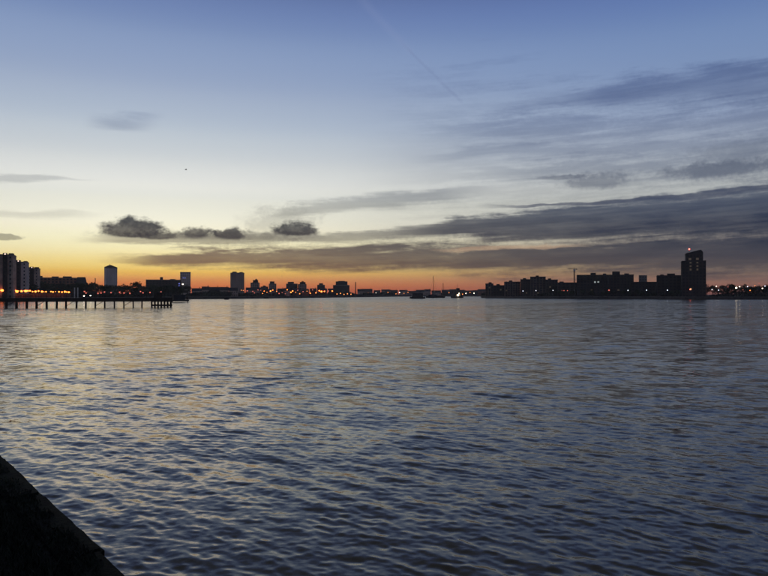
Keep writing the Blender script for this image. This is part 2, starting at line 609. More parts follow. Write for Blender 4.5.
def make_ground():
    mb = MB()
    n = len(shore)
    far = [(-3000, 300), (-3000, 3400), (3000, 3400), (3000, 480)]
    v = [(x, y, GZ) for x, y in shore]
    top = v + [(x, y, GZ) for x, y in reversed(far)]
    bm = bmesh.new()
    tv = [bm.verts.new(p) for p in top]
    for tri in tessellate_polygon([[Vector(p) for p in top]]):
        bm.faces.new([tv[k] for k in tri])
    bv = [bm.verts.new((x, y, -2.0)) for x, y in shore]
    for i in range(n - 1):
        bm.faces.new((tv[i], tv[i + 1], bv[i + 1], bv[i]))
    bmesh.ops.recalc_face_normals(bm, faces=bm.faces)
    me = bpy.data.meshes.new('far_bank_ground')
    bm.to_mesh(me)
    me.materials.append(M['ground'])
    o = bpy.data.objects.new('far_bank_ground', me)
    col.objects.link(o)
    tag(o, 'dark flat ground of the far river banks', 'ground', kind='structure')


make_ground()


def embankment(a, b, name, label, h=0.6):
    """stone river wall along shore points a..b: body, capping course, pilaster piers"""
    root = empty(name, (shore[a][0], shore[a][1], 0))
    ox, oy = shore[a]
    body, cap = MB(), MB()
    for i in range(a, b):
        (x0, y0), (x1, y1) = shore[i], shore[i + 1]
        L = math.hypot(x1 - x0, y1 - y0)
        ux, uy = (x1 - x0) / L, (y1 - y0) / L
        nx, ny = uy, -ux                      # towards the water
        P = lambda s, w, z: (x0 - ox + ux * s + nx * w, y0 - oy + uy * s + ny * w, z)
        for mb, w0, w1, z0, z1 in ((body, 0.5, -0.6, -2.0, GZ + h), (cap, 0.75, -0.85, GZ + h + 0.002, GZ + h + 0.3)):
            mb.loft([[P(0, w0, z0), P(0, w1, z0), P(0, w1, z1), P(0, w0, z1)], [P(L, w0, z0), P(L, w1, z0), P(L, w1, z1), P(L, w0, z1)]])
        k = 0.0
        while k < L:
            mb = MB()
            mb.loft([[P(k, 0.9, -1.5), P(k, 0.49, -1.5), P(k, 0.49, GZ + h - 0.2), P(k, 0.7, GZ + h - 0.2)],
                     [P(k + 1.2, 0.9, -1.5), P(k + 1.2, 0.49, -1.5), P(k + 1.2, 0.49, GZ + h - 0.2), P(k + 1.2, 0.7, GZ + h - 0.2)]])
            mb.build('buttress', 'wall_stone', root)
            k += 40.0
    body.build('wall_body', 'wall_stone', root)
    cap.build('capping', 'concrete', root)
    tag(root, label, 'wall')


embankment(2, 5, 'embankment_wall', 'low stone embankment wall behind the jetty, glowing red under its lamps')
embankment(5, 11, 'embankment_wall', 'long dark embankment wall below the far row of tower blocks')
embankment(14, 19, 'embankment_wall', 'dark embankment wall below the flats and the stepped tower')


# ------------------------------------------------------------------ buildings
def block(name, label, cat, px0, px1, py, d, depth=14.0, floor=3.0, bay=3.2, wall='brick_brown', turn=0.0, parapet=0.9,
          plant=None, lit=(), balcony=False, group=None, slab='concrete', pier=0.45, sill=0.42, base=GZ, roofparts=True):
    """framed building: recessed glazing behind real piers and spandrels; plant rooms, parapet, balconies as parts"""
    x0, x1 = gx(px0, d), gx(px1, d)
    w = x1 - x0
    cx = (x0 + x1) / 2
    top = gz(py, d)
    h = top - base - parapet
    root = empty(name, (cx, d, base), -math.atan2(cx, d) * 0.85 + turn)
    nf = max(1, round(h / floor)); fh = h / nf
    nb = max(1, round(w / bay)); bw = w / nb
    nd = max(1, round(depth / bay)); bd = depth / nd
    hw = w / 2
    g = MB().box(-hw + 0.35, hw - 0.35, 0.35, depth - 0.35, 0.0, h - 0.05).build('glazing', 'glass', root)
    tag(g, kind='stuff')
    wl = MB()
    sp = fh * sill
    for k in range(nf + 1):
        z0 = k * fh - (sp * 0.3 if k else 0)
        z1 = k * fh + (sp * 0.7 if k < nf else 0.0)
        wl.box(-hw, hw, 0, 0.5, z0, z1)
        wl.box(-hw, hw, depth - 0.5, depth, z0, z1)
        wl.box(-hw, -hw + 0.5, 0.502, depth - 0.502, z0, z1)
        wl.box(hw - 0.5, hw, 0.502, depth - 0.502, z0, z1)
    pw = bw * pier / 2
    for k in range(nb + 1):
        xa, xb = max(-hw, -hw + k * bw - pw) - 0.004, min(hw, -hw + k * bw + pw) + 0.004
        wl.box(xa, xb, -0.04, 0.46, 0, h)
        wl.box(xa, xb, depth - 0.46, depth + 0.04, 0, h)
    pd = bd * pier / 2
    for k in range(nd + 1):
        ya, yb = max(0.47, k * bd - pd), min(depth - 0.47, k * bd + pd)
        wl.box(-hw - 0.04, -hw + 0.46, ya, yb, 0, h)
        wl.box(hw - 0.46, hw + 0.04, ya, yb, 0, h)
    wl.build('wall', wall, root)
    rf = MB().box(-hw - 0.1, hw + 0.1, -0.1, depth + 0.1, h + 0.003, h + 0.25)
    for a in ((-hw - 0.1, hw + 0.1, -0.1, 0.25), (-hw - 0.1, hw + 0.1, depth - 0.25, depth + 0.1), (-hw - 0.1, -hw + 0.25, 0.252, depth - 0.252), (hw - 0.25, hw + 0.1, 0.252, depth - 0.252)):
        rf.box(*a, h + 0.252, h + parapet)
    r = rf.build('roof', slab, root)
    if roofparts:
        for a in (plant or []):
            # (px centre, px width, py top)
            pc_, pw_, pt = a
            xx = gx(pc_, d) - cx
            ww = pw_ / F * d / 2
            MB().box(xx - ww, xx + ww, depth * 0.3, depth * 0.7, h + 0.252, gz(pt, d) - base).build('plant_room', 'slab_dark', r)
    if balcony:
        step = 2 if nb > 3 else 1
        for b_ in range(0, nb, step):
            for k in range(1, nf):
                xa = -hw + b_ * bw + pw + 0.1
                mb = MB().box(xa, xa + bw - 2 * pw - 0.2, -1.4, -0.045, k * fh - 0.1, k * fh + 0.08)
                mb.box(xa, xa + bw - 2 * pw - 0.2, -1.4, -1.33, k * fh + 0.082, k * fh + 1.1)
                mb.build('balcony', slab, root)
    for (lx, ly, mt) in lit:
        xx = gx(lx, d) - cx
        b_ = min(nb - 1, max(0, int((xx + hw) / bw)))
        k = min(nf - 1, max(0, int((gz(ly, d) - base) / fh)))
        xa = -hw + b_ * bw + pw
        MB().box(xa + 0.02, xa + bw - 2 * pw - 0.02, 0.2, 0.36, k * fh + sp * 0.72, (k + 1) * fh - sp * 0.32).build('lit_window', mt, root)
    MB().box(-1.1, 1.1, -0.12, 0.3, 0.0, 2.3).build('door', 'metal', root)
    tag(root, label, cat, group)
    return root


def rand_lit(px0, px1, py0, py1, n, mts=('lit_dim', 'lit_warm')):
    return [(random.uniform(px0, px1), random.uniform(py0, py1), random.choice(mts)) for _ in range(n)]


# left bank: three apartment blocks of one height, stepping away along the river
block('apartment_block', 'tallest looking brick apartment block beside the embankment lamps, next to the jetty root', 'apartment block', -26, 10.5, 254, 440, 18, wall='brick_brown',
      plant=[(-8, 8, 250.5), (7.5, 4, 252.4)], lit=(), balcony=True, slab='concrete', bay=3.6, turn=-0.05, pier=0.66, sill=0.55)
block('apartment_block', 'middle apartment block of the stepped brick trio behind the lamps', 'apartment block', 10.8, 25.2, 261.5, 545, 18, wall='render_grey',
      plant=[(16, 5, 260), (23.5, 3, 260.6)], lit=(), balcony=True, bay=3.0, turn=-0.05, pier=0.66, sill=0.55)
block('apartment_block', 'last apartment block of the stepped trio, next to the riverside trees', 'apartment block', 25.5, 37.2, 268, 655, 18, wall='brick_brown',
      plant=[(35, 3.6, 266.8), (29, 3.0, 267.1)], lit=(), balcony=True, bay=3.0, turn=-0.05, pier=0.66, sill=0.55)
for (c0, c1, py, d, x0_, x1_) in ((1.6, 5.4, 252.8, 440, -26, 10.5), (16.2, 20.4, 260.2, 545, 10.8, 25.2), (30.2, 33.4, 266.8, 655, 25.5, 37.2)):
    r_ = [o for o in col.objects if o.name.startswith('apartment_block') and abs(o.location.y - d) < 1][0]
    cx_ = gx((x0_ + x1_) / 2, d)
    a_, b_, h_ = gx(c0, d) - cx_, gx(c1, d) - cx_, gz(py, d) - GZ
    core = MB().box(a_, b_, -2.0, -1.45 + 1.3, 0, h_).build('stair_core', 'brick_dark', r_)
    for k in range(1, int(h_ / 3)):
        MB().box((a_ + b_) / 2 - 0.5, (a_ + b_) / 2 + 0.5, -2.06, -1.9, k * 3.0 - 0.6, k * 3.0 + 0.9).build('window', 'glass', core)
    MB().box((a_ + b_) / 2 - 0.35, (a_ + b_) / 2 + 0.55, -2.15, -2.003, h_ - 1.1, h_ - 0.4).build('roof_glint', 'glint_glow', core)  # bright glint at the core top, made as a small glowing box
# behind the trees
block('terrace_block', 'long low red terrace behind the riverside trees, next to the apartment trio', 'building', 38, 75, 277.5, 800, 12, wall='brick_red', bay=4, plant=[(42, 3, 276), (55, 6, 276.4), (66, 8, 276.2)])
block('tower_block', 'slim pale tower block with a pointed roof rising alone behind the jetty', 'tower block', 106.5, 117, 267.6, 1000, 15, wall='render_pale', bay=2.6, turn=0.25, pier=0.6, sill=0.55,
      lit=[(112, 280, 'lit_dim')])
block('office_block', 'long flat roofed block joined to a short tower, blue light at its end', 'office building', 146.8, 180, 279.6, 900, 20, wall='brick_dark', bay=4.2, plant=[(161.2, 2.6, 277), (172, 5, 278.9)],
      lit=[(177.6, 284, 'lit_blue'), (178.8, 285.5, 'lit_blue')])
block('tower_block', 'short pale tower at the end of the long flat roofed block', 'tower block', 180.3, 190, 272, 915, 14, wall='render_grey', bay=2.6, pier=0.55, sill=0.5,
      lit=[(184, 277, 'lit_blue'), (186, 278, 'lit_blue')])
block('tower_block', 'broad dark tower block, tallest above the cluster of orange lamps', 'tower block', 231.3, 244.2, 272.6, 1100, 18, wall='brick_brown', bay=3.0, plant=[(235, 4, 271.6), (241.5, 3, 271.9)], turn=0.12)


def tower_roof():
    t = [o for o in col.objects if o.get('label', '').startswith('slim pale tower')][0]
    d = 1000
    hw = 5.25 / F * d
    h = gz(267.6, d) - GZ
    mb = MB()
    mb.prism([(-hw, h), (hw, h), (hw, h + 0.4), (-1.0, h + 3.9), (-2.4, h + 3.9), (-hw, h + 1.2)], 0.3, 14.7)
    mb.build('pitched_roof', 'roof', t)
    MB().tube((-1.7, 7, h + 3.9), (-1.7, 7, h + 6.0), 0.35, 0.2).build('mast', 'metal', t)


tower_roof()


def stepped_tower(label, px, py, w, d, tiers, wall):
    """far tower: stacked storeys narrowing upward, with lift house"""
    root = block('tower_block', label, 'tower block', px - w / 2, px + w / 2, py, d, 14, wall=wall, bay=3.2, turn=random.uniform(-0.3, 0.3), parapet=0.8)
    for i, (dx, ww, pt) in enumerate(tiers):
        h0 = gz(py, d) - GZ - 0.5
        x = dx / F * d
        hw = ww / F * d / 2
        MB().box(x - hw, x + hw, 3, 11, h0, gz(pt, d) - GZ).build('lift_house', 'slab_dark', root)
    return root


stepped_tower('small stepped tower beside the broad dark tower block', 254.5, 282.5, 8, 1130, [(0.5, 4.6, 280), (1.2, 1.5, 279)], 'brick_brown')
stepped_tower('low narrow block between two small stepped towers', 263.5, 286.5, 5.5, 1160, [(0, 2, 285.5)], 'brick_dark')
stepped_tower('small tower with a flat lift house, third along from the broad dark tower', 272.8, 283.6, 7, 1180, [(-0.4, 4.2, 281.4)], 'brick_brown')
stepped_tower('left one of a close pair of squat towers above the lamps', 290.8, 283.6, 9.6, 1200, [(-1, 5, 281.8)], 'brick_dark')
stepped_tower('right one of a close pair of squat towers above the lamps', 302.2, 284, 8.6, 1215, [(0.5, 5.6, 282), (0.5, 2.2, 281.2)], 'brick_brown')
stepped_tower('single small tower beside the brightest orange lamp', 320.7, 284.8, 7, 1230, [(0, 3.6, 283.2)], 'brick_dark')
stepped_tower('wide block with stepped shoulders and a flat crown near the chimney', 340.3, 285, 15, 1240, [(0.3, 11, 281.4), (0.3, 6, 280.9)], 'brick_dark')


def chimney(label, px, py, d, r, base=GZ):
    root = empty('chimney_stack', (gx(px, d), d, base))
    h = gz(py, d) - base
    MB().tube((0, 0, 0), (0, 0, h), r, r * 0.72, 10).build('shaft', 'brick_dark', root)
    MB().tube((0, 0, h + 0.003), (0, 0, h + 0.8), r * 0.9, r * 0.9, 10).build('rim', 'concrete', root)
    MB().box(-r * 1.3, r * 1.3, -r * 1.3, r * 1.3, 0, 2.5).build('plinth', 'concrete', root)
    tag(root, label, 'chimney')


chimney('slim chimney next to the wide block with stepped shoulders', 355.6, 282.4, 1260, 1.1)
chimney('short stack poking over the trees beside the slim pale tower', 95.2, 279, 760, 0.6)


def house(label, px0, px1, py, d, wall, group, ridge=0.35, chim=True, name='terraced_house', cat='house', hip=0.0):
    x0, x1 = gx(px0, d), gx(px1, d)
    w = (x1 - x0)
    h = gz(py, d) - GZ
    e = h * (1 - ridge)
    dp = 9.0
    root = empty(name, ((x0 + x1) / 2, d, GZ), -math.atan2(x0, d) * 0.8)
    hw = w / 2
    MB().box(-hw, hw, 0, dp, 0, e).build('wall', wall, root)
    mb = MB()
    k = hip * hw
    mb.loft([[(-hw - 0.3, -0.3, e + 0.003), (hw + 0.3, -0.3, e + 0.003), (hw + 0.3, dp + 0.3, e + 0.003), (-hw - 0.3, dp + 0.3, e + 0.003)],
             [(-hw - 0.3 + k, dp / 2 - 0.1, h), (hw + 0.3 - k, dp / 2 - 0.1, h), (hw + 0.3 - k, dp / 2 + 0.1, h), (-hw - 0.3 + k, dp / 2 + 0.1, h)]])
    r = mb.build('roof', 'roof', root)
    if chim:
        MB().box(hw * 0.55, hw * 0.55 + 0.9, dp / 2 - 0.6, dp / 2 + 0.6, h - 1.0, h + 1.3).build('chimney', 'brick_red', r)
    nb = max(1, int(w / 2.6))
    nf = max(1, int(e / 2.9))
    for i in range(nb):
        for j in range(nf):
            xx = -hw + (i + 0.5) * w / nb
            zz = (j + 0.5) * e / nf
            MB().box(xx - 0.55, xx + 0.55, -0.06, 0.05, zz - 0.6, zz + 0.7).build('window', 'lit_dim' if random.random() < 0.12 else 'glass', root)
    tag(root, label, cat, group)


house('dark hall with a wide hipped roof above the trees behind the jetty', 76, 86, 277, 760, 'brick_dark', None, 0.4, False, 'hall', 'building', 0.3)
px = 357.5
while px < 478:
    w = random.uniform(5.0, 9.5)
    py = random.uniform(288.6, 291.0)
    house('low dark house in the far row closing the river bend', px, px + w, py, random.uniform(1370, 1440), random.choice(['brick_dark', 'brick_brown', 'brick_red']),
          'far houses closing the river', random.uniform(0.25, 0.45))
    px += w + random.uniform(-0.4, 1.8)
px = 192
while px < 231:
    w = random.uniform(6.0, 10)
    house('low house in the dark row between the two tower groups', px, px + w, random.uniform(286.4, 288.6), random.uniform(800, 850), random.choice(['brick_dark', 'brick_brown']),
          'houses between the tower groups', 0.35)
    px += w + random.uniform(0, 1.0)
px = 246
while px < 330:
    w = random.uniform(6.0, 9)
    house('low house at the foot of the small towers behind the orange lamps', px, px + w, random.uniform(287.4, 289.4), random.uniform(1010, 1050), random.choice(['brick_dark', 'brick_brown', 'brick_red']),
          'houses under the small towers', 0.35)
    px += w + random.uniform(0, 2.0)

# right bank: stepped flats climbing toward the stepped tower
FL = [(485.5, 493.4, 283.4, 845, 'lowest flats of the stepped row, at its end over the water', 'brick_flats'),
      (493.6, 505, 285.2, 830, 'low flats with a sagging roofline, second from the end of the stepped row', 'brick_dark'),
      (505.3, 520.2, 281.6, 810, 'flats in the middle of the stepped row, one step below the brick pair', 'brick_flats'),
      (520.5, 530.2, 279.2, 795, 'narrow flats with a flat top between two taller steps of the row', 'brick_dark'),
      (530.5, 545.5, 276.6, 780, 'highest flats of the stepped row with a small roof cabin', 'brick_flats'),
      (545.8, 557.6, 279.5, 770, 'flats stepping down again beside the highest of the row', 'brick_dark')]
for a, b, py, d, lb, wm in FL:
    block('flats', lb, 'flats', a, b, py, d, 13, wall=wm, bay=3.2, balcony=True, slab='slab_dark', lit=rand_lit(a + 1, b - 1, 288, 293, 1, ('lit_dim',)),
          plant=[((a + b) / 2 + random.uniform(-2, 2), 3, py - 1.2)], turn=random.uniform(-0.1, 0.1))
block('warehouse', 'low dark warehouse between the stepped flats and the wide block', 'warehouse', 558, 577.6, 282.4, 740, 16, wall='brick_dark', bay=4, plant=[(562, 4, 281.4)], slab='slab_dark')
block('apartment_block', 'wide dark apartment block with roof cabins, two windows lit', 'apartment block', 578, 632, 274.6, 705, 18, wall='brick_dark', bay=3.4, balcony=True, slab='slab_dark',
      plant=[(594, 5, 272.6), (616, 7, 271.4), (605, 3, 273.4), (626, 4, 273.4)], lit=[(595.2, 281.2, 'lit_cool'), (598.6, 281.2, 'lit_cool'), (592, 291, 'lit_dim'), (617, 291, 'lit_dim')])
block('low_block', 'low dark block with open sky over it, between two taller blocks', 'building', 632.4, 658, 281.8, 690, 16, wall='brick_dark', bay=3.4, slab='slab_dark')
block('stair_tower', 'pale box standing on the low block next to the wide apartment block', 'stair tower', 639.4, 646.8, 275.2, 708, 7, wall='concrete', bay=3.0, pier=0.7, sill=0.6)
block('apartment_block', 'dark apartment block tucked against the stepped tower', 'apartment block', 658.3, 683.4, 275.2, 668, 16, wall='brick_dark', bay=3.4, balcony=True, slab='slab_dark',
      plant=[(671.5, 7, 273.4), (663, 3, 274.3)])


def main_tower():
    d = 620
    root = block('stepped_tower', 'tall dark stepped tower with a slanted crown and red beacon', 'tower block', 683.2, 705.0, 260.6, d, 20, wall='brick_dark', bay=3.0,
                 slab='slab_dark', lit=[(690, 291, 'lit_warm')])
    cx = gx(694.1, d)
    s = d / F
    zt = lambda py: gz(py, d) - GZ
    # upper shaft: same frame, narrower
    hw0, hw1 = gx(686.9, d) - cx, gx(702.6, d) - cx
    h0, h1 = zt(260.6) - 0.6, zt(254.6)
    g = MB().box(hw0 + 0.3, hw1 - 0.3, 2.8, 16.7, h0, h1).build('glazing', 'glass', root)
    tag(g, kind='stuff')
    wl = MB()
    nf = 2
    for k in range(nf + 1):
        z = h0 + (h1 - h0) * k / nf
        wl.box(hw0, hw1, 2.5, 17, z - 0.1, z + 1.0)
    for k in range(6):
        x = hw0 + (hw1 - hw0 - 1.0) * k / 5
        wl.box(x, x + 1.0, 2.45, 17.05, h0, h1)
    wl.build('upper_shaft', 'brick_dark', root)
    # slanted crown
    cr = MB().prism([(hw0, h1 + 0.6), (hw1, h1 + 0.6), (hw1, zt(252.0)), (hw1 - 1.9, zt(249.6)), (hw0 + 1.5, zt(252.6)), (hw0, zt(253.0))], 2.3, 17.2).build('crown', 'slab_dark', root)
    bx = gx(690.2, d) - cx
    MB().tube((bx, 6, zt(253.2)), (bx, 6, zt(249.4)), 0.12).build('beacon_mast', 'metal', cr)
    lamp_ball(0.62, 0.62).build('beacon', 'lamp_red', cr, (bx, 6, zt(248.6)))
    for c in (690.6, 697.4):
        for k in range(4):
            x = gx(c, d) - cx
            z = zt(270.4 - k * 3.5)
            MB().box(x - 1.15, x + 1.15, (0.1 if k < 3 else 2.3), (0.34 if k < 3 else 2.6), z, z + 2.0).build('lit_window', 'lit_dim', root)


def lamp_ball(rx, rz, n=8):
    mb = MB()
    rg = []
    for j in range(5):
        a = -1.25 + 2.5 * j / 4
        rg.append([(rx * math.cos(a) * math.cos(2 * math.pi * i / n), rx * math.cos(a) * math.sin(2 * math.pi * i / n), rz * math.sin(a)) for i in range(n)])
    return mb.loft(rg)


main_tower()


def crane():
    d = 735
    root = empty('tower_crane', (gx(574.4, d), d, GZ))
    h = gz(271.0, d) - GZ
    mast = MB()
    for sx in (-0.55, 0.55):
        for sy in (-0.55, 0.55):
            mast.tube((sx, sy, 0), (sx, sy, h), 0.16)
    z = 0.0
    while z < h - 1.2:
        mast.tube((-0.55, -0.55, z), (0.55, -0.55, z + 1.2), 0.09)
        mast.tube((0.55, 0.55, z), (-0.55, 0.55, z + 1.2), 0.09)
        z += 1.2
    mast.build('mast', 'metal', root)
    MB().box(-0.9, 0.9, -0.9, 0.9, h + 0.003, h + 2.0).build('cab', 'white_paint', root)
    jib = MB()
    jib.tube((-7.5, 0, h + 2.4), (3.0, 0, h + 2.4), 0.16)
    jib.tube((-7.5, 0, h + 2.4), (0, 0, h + 3.6), 0.08)
    jib.tube((0, 0, h + 3.6), (3.0, 0, h + 2.4), 0.08)
    jib.tube((0, 0, h + 2.0), (0, 0, h + 3.6), 0.2)
    jib.build('jib', 'metal', root)
    MB().box(1.8, 3.0, -0.5, 0.5, h + 1.4, h + 2.2).build('counterweight', 'concrete', root)
    MB().box(-1.6, 1.6, -1.6, 1.6, 0, 0.8).build('base', 'concrete', root)
    tag(root, 'thin tower crane beside the wide dark apartment block', 'crane')


crane()


# ------------------------------------------------------------------ trees
def make_tree(h, w, seed):
    rd = random.Random(seed)
    trunk = MB()
    trunk.tube((0, 0, 0), (0.1, 0, h * 0.45), h * 0.03, h * 0.018)
    cl = []
    for i in range(9):
        a = i * 2.4 + rd.uniform(-0.4, 0.4)
        r = w * rd.uniform(0.12, 0.36)
        z = h * rd.uniform(0.42, 0.86)
        tip = (r * math.cos(a), r * math.sin(a), z)
        trunk.tube((0.06, 0, h * rd.uniform(0.28, 0.44)), tip, h * 0.012, h * 0.004, 5)
        cl.append((tip, w * rd.uniform(0.17, 0.27)))
    cl.append(((0, 0, h * 0.86), w * 0.2))
    crown = MB()
    for (c, r) in cl:
        for _ in range(60):
            p = Vector((rd.gauss(0, 1), rd.gauss(0, 1), rd.gauss(0, 0.8))).normalized() * r * rd.uniform(0.45, 1.08)
            p += Vector(c)
            a = Vector((rd.gauss(0, 1), rd.gauss(0, 1), rd.gauss(0, 1))).normalized()
            b = a.orthogonal().normalized()
            s = w * rd.uniform(0.03, 0.07)
            crown.quad(p - a * s, p - b * s * 0.7, p + a * s, p + b * s * 0.7)
    return trunk.mesh('trunk', 'bark'), crown.mesh('crown', 'leaf')


TREES = [make_tree(10, 8, 1), make_tree(10, 7, 2), make_tree(10, 9.5, 3), make_tree(10, 6, 4)]


def tree(px, py, d, label, group, i):
    root = empty('riverside_tree', (gx(px, d), d, GZ), random.uniform(0, 6))
    s = (gz(py, d) - GZ) / 10.0
    root.scale = (s, s, s)
    for nm, me in zip(('trunk', 'crown'), TREES[i % 4]):
        o = bpy.data.objects.new(nm, me)
        col.objects.link(o)
        o.parent = root
    tag(root, label, 'tree', group)


i = 0
px = 34.0
while px < 192:
    y = random.uniform(281.6, 285.5) if px < 140 else random.uniform(284.5, 288)
    tree(px, y, random.uniform(600, 700), 'dark round tree in the row behind the jetty and its lamps', 'trees behind the jetty', i)
    i += 1
    px += random.uniform(3.0, 5.5)
px = 707.0
while px < 775:
    tree(px, random.uniform(283.4, 287.5), random.uniform(625, 660), 'dark tree on the bank beyond the stepped tower', 'trees beyond the stepped tower', i)
    i += 1
    px += random.uniform(3.5, 6)
px = 560.0
while px < 684:
    tree(px, random.uniform(289.0, 291.5), random.uniform(0, 6) + (640 if px > 640 else 678), 'small tree planted along the waterside in front of the dark blocks', 'waterside trees before the dark blocks', i)
    i += 1
    px += random.uniform(5, 11)


def woodland(name, label, path, hgt, n, size):
    mb = MB()
    rd = random.Random(len(path) + n)
    ox, oy = path[0]
    for _ in range(n):
        k = rd.randrange(len(path) - 1)
        t = rd.random()
        x = path[k][0] * (1 - t) + path[k + 1][0] * t - ox
        y = path[k][1] * (1 - t) + path[k + 1][1] * t - oy + rd.uniform(0, 26)
        hh = hgt * (0.55 + 0.45 * math.sin(x * 0.11 + k) * math.sin(x * 0.037 + 1))
        z = rd.random() ** 0.8 * hh
        a = Vector((rd.gauss(0, 1), rd.gauss(0, 1), rd.gauss(0, 1))).normalized()
        b = a.orthogonal().normalized()
        s = size * rd.uniform(0.5, 1.2)
        p = Vector((x, y, z))
        mb.quad(p - a * s, p - b * s, p + a * s, p + b * s)
    o = mb.build(name, 'wood_far', None, (ox, oy, GZ))
    tag(o, label, 'woodland', kind='stuff')


woodland('distant_woodland', 'dark mass of far trees below the tower blocks', [(-250, 860), (-120, 1060), (-40, 1260), (60, 1480), (230, 1500)], 9, 9000, 1.6)
woodland('distant_woodland', 'dark mass of scrub and trees behind the jetty', [(-420, 560), (-300, 600), (-215, 720), (-190, 860)], 9, 6000, 1.3)
woodland('distant_woodland', 'dark mass of scrub along the bank below the stepped tower', [(130, 870), (190, 760), (250, 700), (310, 640), (430, 625), (540, 605)], 7.5, 15000, 1.0)

# ------------------------------------------------------------------ lamps
LAMP = {}


def lamp(px, py, d, kind, label, group, size=0.5, name='street_lamp'):
    h = gz(py, d) - GZ
    root = empty(name, (gx(px, d), d, GZ), random.uniform(-0.5, 0.5))
    h = max(h, 1.6)
    MB().tube((0, 0, 0), (0, 0, h - size * 0.9), 0.12, 0.07, 6).build('post', 'metal', root)
    key = (kind, size)
    if key not in LAMP:
        LAMP[key] = lamp_ball(size, size * 0.9).mesh('lantern', kind)
    o = bpy.data.objects.new('lantern', LAMP[key])
    col.objects.link(o)
    o.parent = root
    o.location = (0, 0, h)
    MB().tube((0, 0, h + size * 0.8), (0, 0, h + size * 1.05), size * 0.6, size * 0.15, 6).build('cap', 'metal', root)
    tag(root, label, 'street lamp', group)


g1 = ('street lamp on the promenade behind the jetty', 'orange lamps behind the jetty')
for k, x in enumerate([1, 2.4, 3.8, 6.4, 8, 9.4, 12, 15.5, 17, 18.6, 21.5, 24, 25.6, 27.8, 30, 32.6, 35.5, 38.5, 42, 44, 46, 51, 53, 55.5, 59, 62, 64.8, 66.5, 68.8]):
    sz = random.choice([0.35, 0.5, 0.6, 0.75, 0.95])
    lamp(x, 290.6 + x * 0.022 + random.uniform(-0.5, 0.5), 438 + x * 1.2, 'lamp_orange' if sz > 0.4 else 'lamp_amber',
         ('large blazing orange ' if sz > 0.65 else 'small glowing orange ') + g1[0], g1[1], size=sz)
g2 = ('dim rosy lamp among the trees behind the outer half of the jetty', 'rosy lamps behind the jetty')
for x, y in [(84.5, 291.5), (86, 293), (98, 293.5), (101, 293), (104.5, 292), (111, 292.6), (119.5, 292.2), (124, 293), (130, 293.4), (140.5, 291.5), (143, 292.8), (150, 292.5), (161, 292)]:
    lamp(x, y, 560, 'lamp_rose', *g2, size=0.6)
for x, y, lb in [(84, 296, 'low white lamp near the pair of pale posts by the jetty'), (90.5, 295.6, 'low white lamp standing just past the pair of pale posts')]:
    lamp(x, y, 470, 'lamp_white', lb, None, size=0.42, name='quay_lamp')
lamp(182.8, 284.2, 895, 'lamp_white', 'white lamp shining at the foot of the short pale tower', None, size=0.9)
g3 = {'lamp_amber': 'amber street lamp on the far waterfront below the small towers',
      'lamp_rose': 'dim reddish street lamp on the far waterfront below the small towers',
      'lamp_orange': 'bright deep orange street lamp on the far waterfront below the small towers'}
rl = random.Random(5)
x = 226.0
while x < 334:
    kd = rl.choice(['lamp_amber', 'lamp_amber', 'lamp_rose', 'lamp_orange'])
    lamp(x, rl.uniform(289.6, 293.8), 985 + rl.uniform(-10, 10), kd, g3[kd], 'lamps on the far waterfront', size=rl.choice([0.6, 0.8, 1.0]))
    x += rl.uniform(1.6, 4.2)
lamp(321.5, 291.6, 990, 'lamp_orange', 'brightest orange lamp on the far waterfront, below the single small tower', None, size=1.5)
lamp(324.5, 291.2, 990, 'lamp_orange', 'second bright orange lamp right beside the brightest one on the waterfront', None, size=1.2)
g4 = ('orange lamp at the foot of the wide block with stepped shoulders', 'lamps below the stepped shoulder block')
for x, y in [(333, 294.4), (337, 294), (340.5, 293.4), (344, 294.4), (347.5, 293.8), (351, 294.2)]:
    lamp(x, y, 1150, 'lamp_amber', *g4, size=0.9)
g5 = ('tiny white lamp before the far houses closing the river', 'white lamps at the river bend')
for x in [368, 376, 388, 396, 399.5, 404, 408, 449, 466, 470, 474]:
    lamp(x, rl.uniform(292, 294), 1355, rl.choice(['lamp_white', 'lamp_amber']), *g5, size=0.8)
g6 = ('pale street lamp on the quay below the dark apartment blocks', 'pale lamps below the dark blocks')
for x, y, kd in [(523, 291, 'lamp_cool'), (536, 290.6, 'lamp_cool'), (553, 290.4, 'lamp_cool'), (574, 290.3, 'lamp_cool'), (591, 290.4, 'lamp_cool'), (628, 290.4, 'lamp_cool'),
                 (646.6, 290.2, 'lamp_cool'), (667.4, 290.2, 'lamp_cool')]:
    lamp(x, y, 790 - (x - 523) * 1.05, kd, *g6, size=0.42)
g7 = ('small rosy lamp in front of the low dark warehouse', 'rosy lamps before the warehouse')
for x in (562, 564, 567.5):
    lamp(x, 290.6, 728, 'lamp_rose', *g7, size=0.5)
lamp(609, 290.2, 690, 'lamp_rose', 'single reddish lamp before the wide dark apartment block', None, size=0.8)
lamp(690.2, 289.4, 612, 'lamp_red', 'red lamp at the foot of the tall stepped tower', None, size=0.42)
lamp(736.3, 287.8, 618, 'flood', 'brightest cream floodlight among the trees beyond the stepped tower', None, size=0.75, name='flood_lamp')
lamp(739.6, 286.6, 618, 'flood', 'smaller cream floodlight right beside the brightest one in the trees', None, size=0.5, name='flood_lamp')
g8 = ('small lamp among the trees beyond the stepped tower', 'lamps in the trees beyond the tower')
for x, y, kd in [(716.4, 286.2, 'lamp_white'), (718.6, 290.2, 'lamp_cool'), (747.6, 286.6, 'lamp_cool'), (750.2, 290.4, 'lamp_orange'), (762.4, 288.4, 'lamp_white'), (759, 283.4, 'lamp_rose'),
                 (743, 289.8, 'lamp_rose'), (755, 285.5, 'lamp_amber'), (765, 286, 'lamp_cool'), (712, 289.5, 'lamp_cool'), (728, 287, 'lamp_rose')]:
    lamp(x, y, 616, kd, *g8, size=0.36)


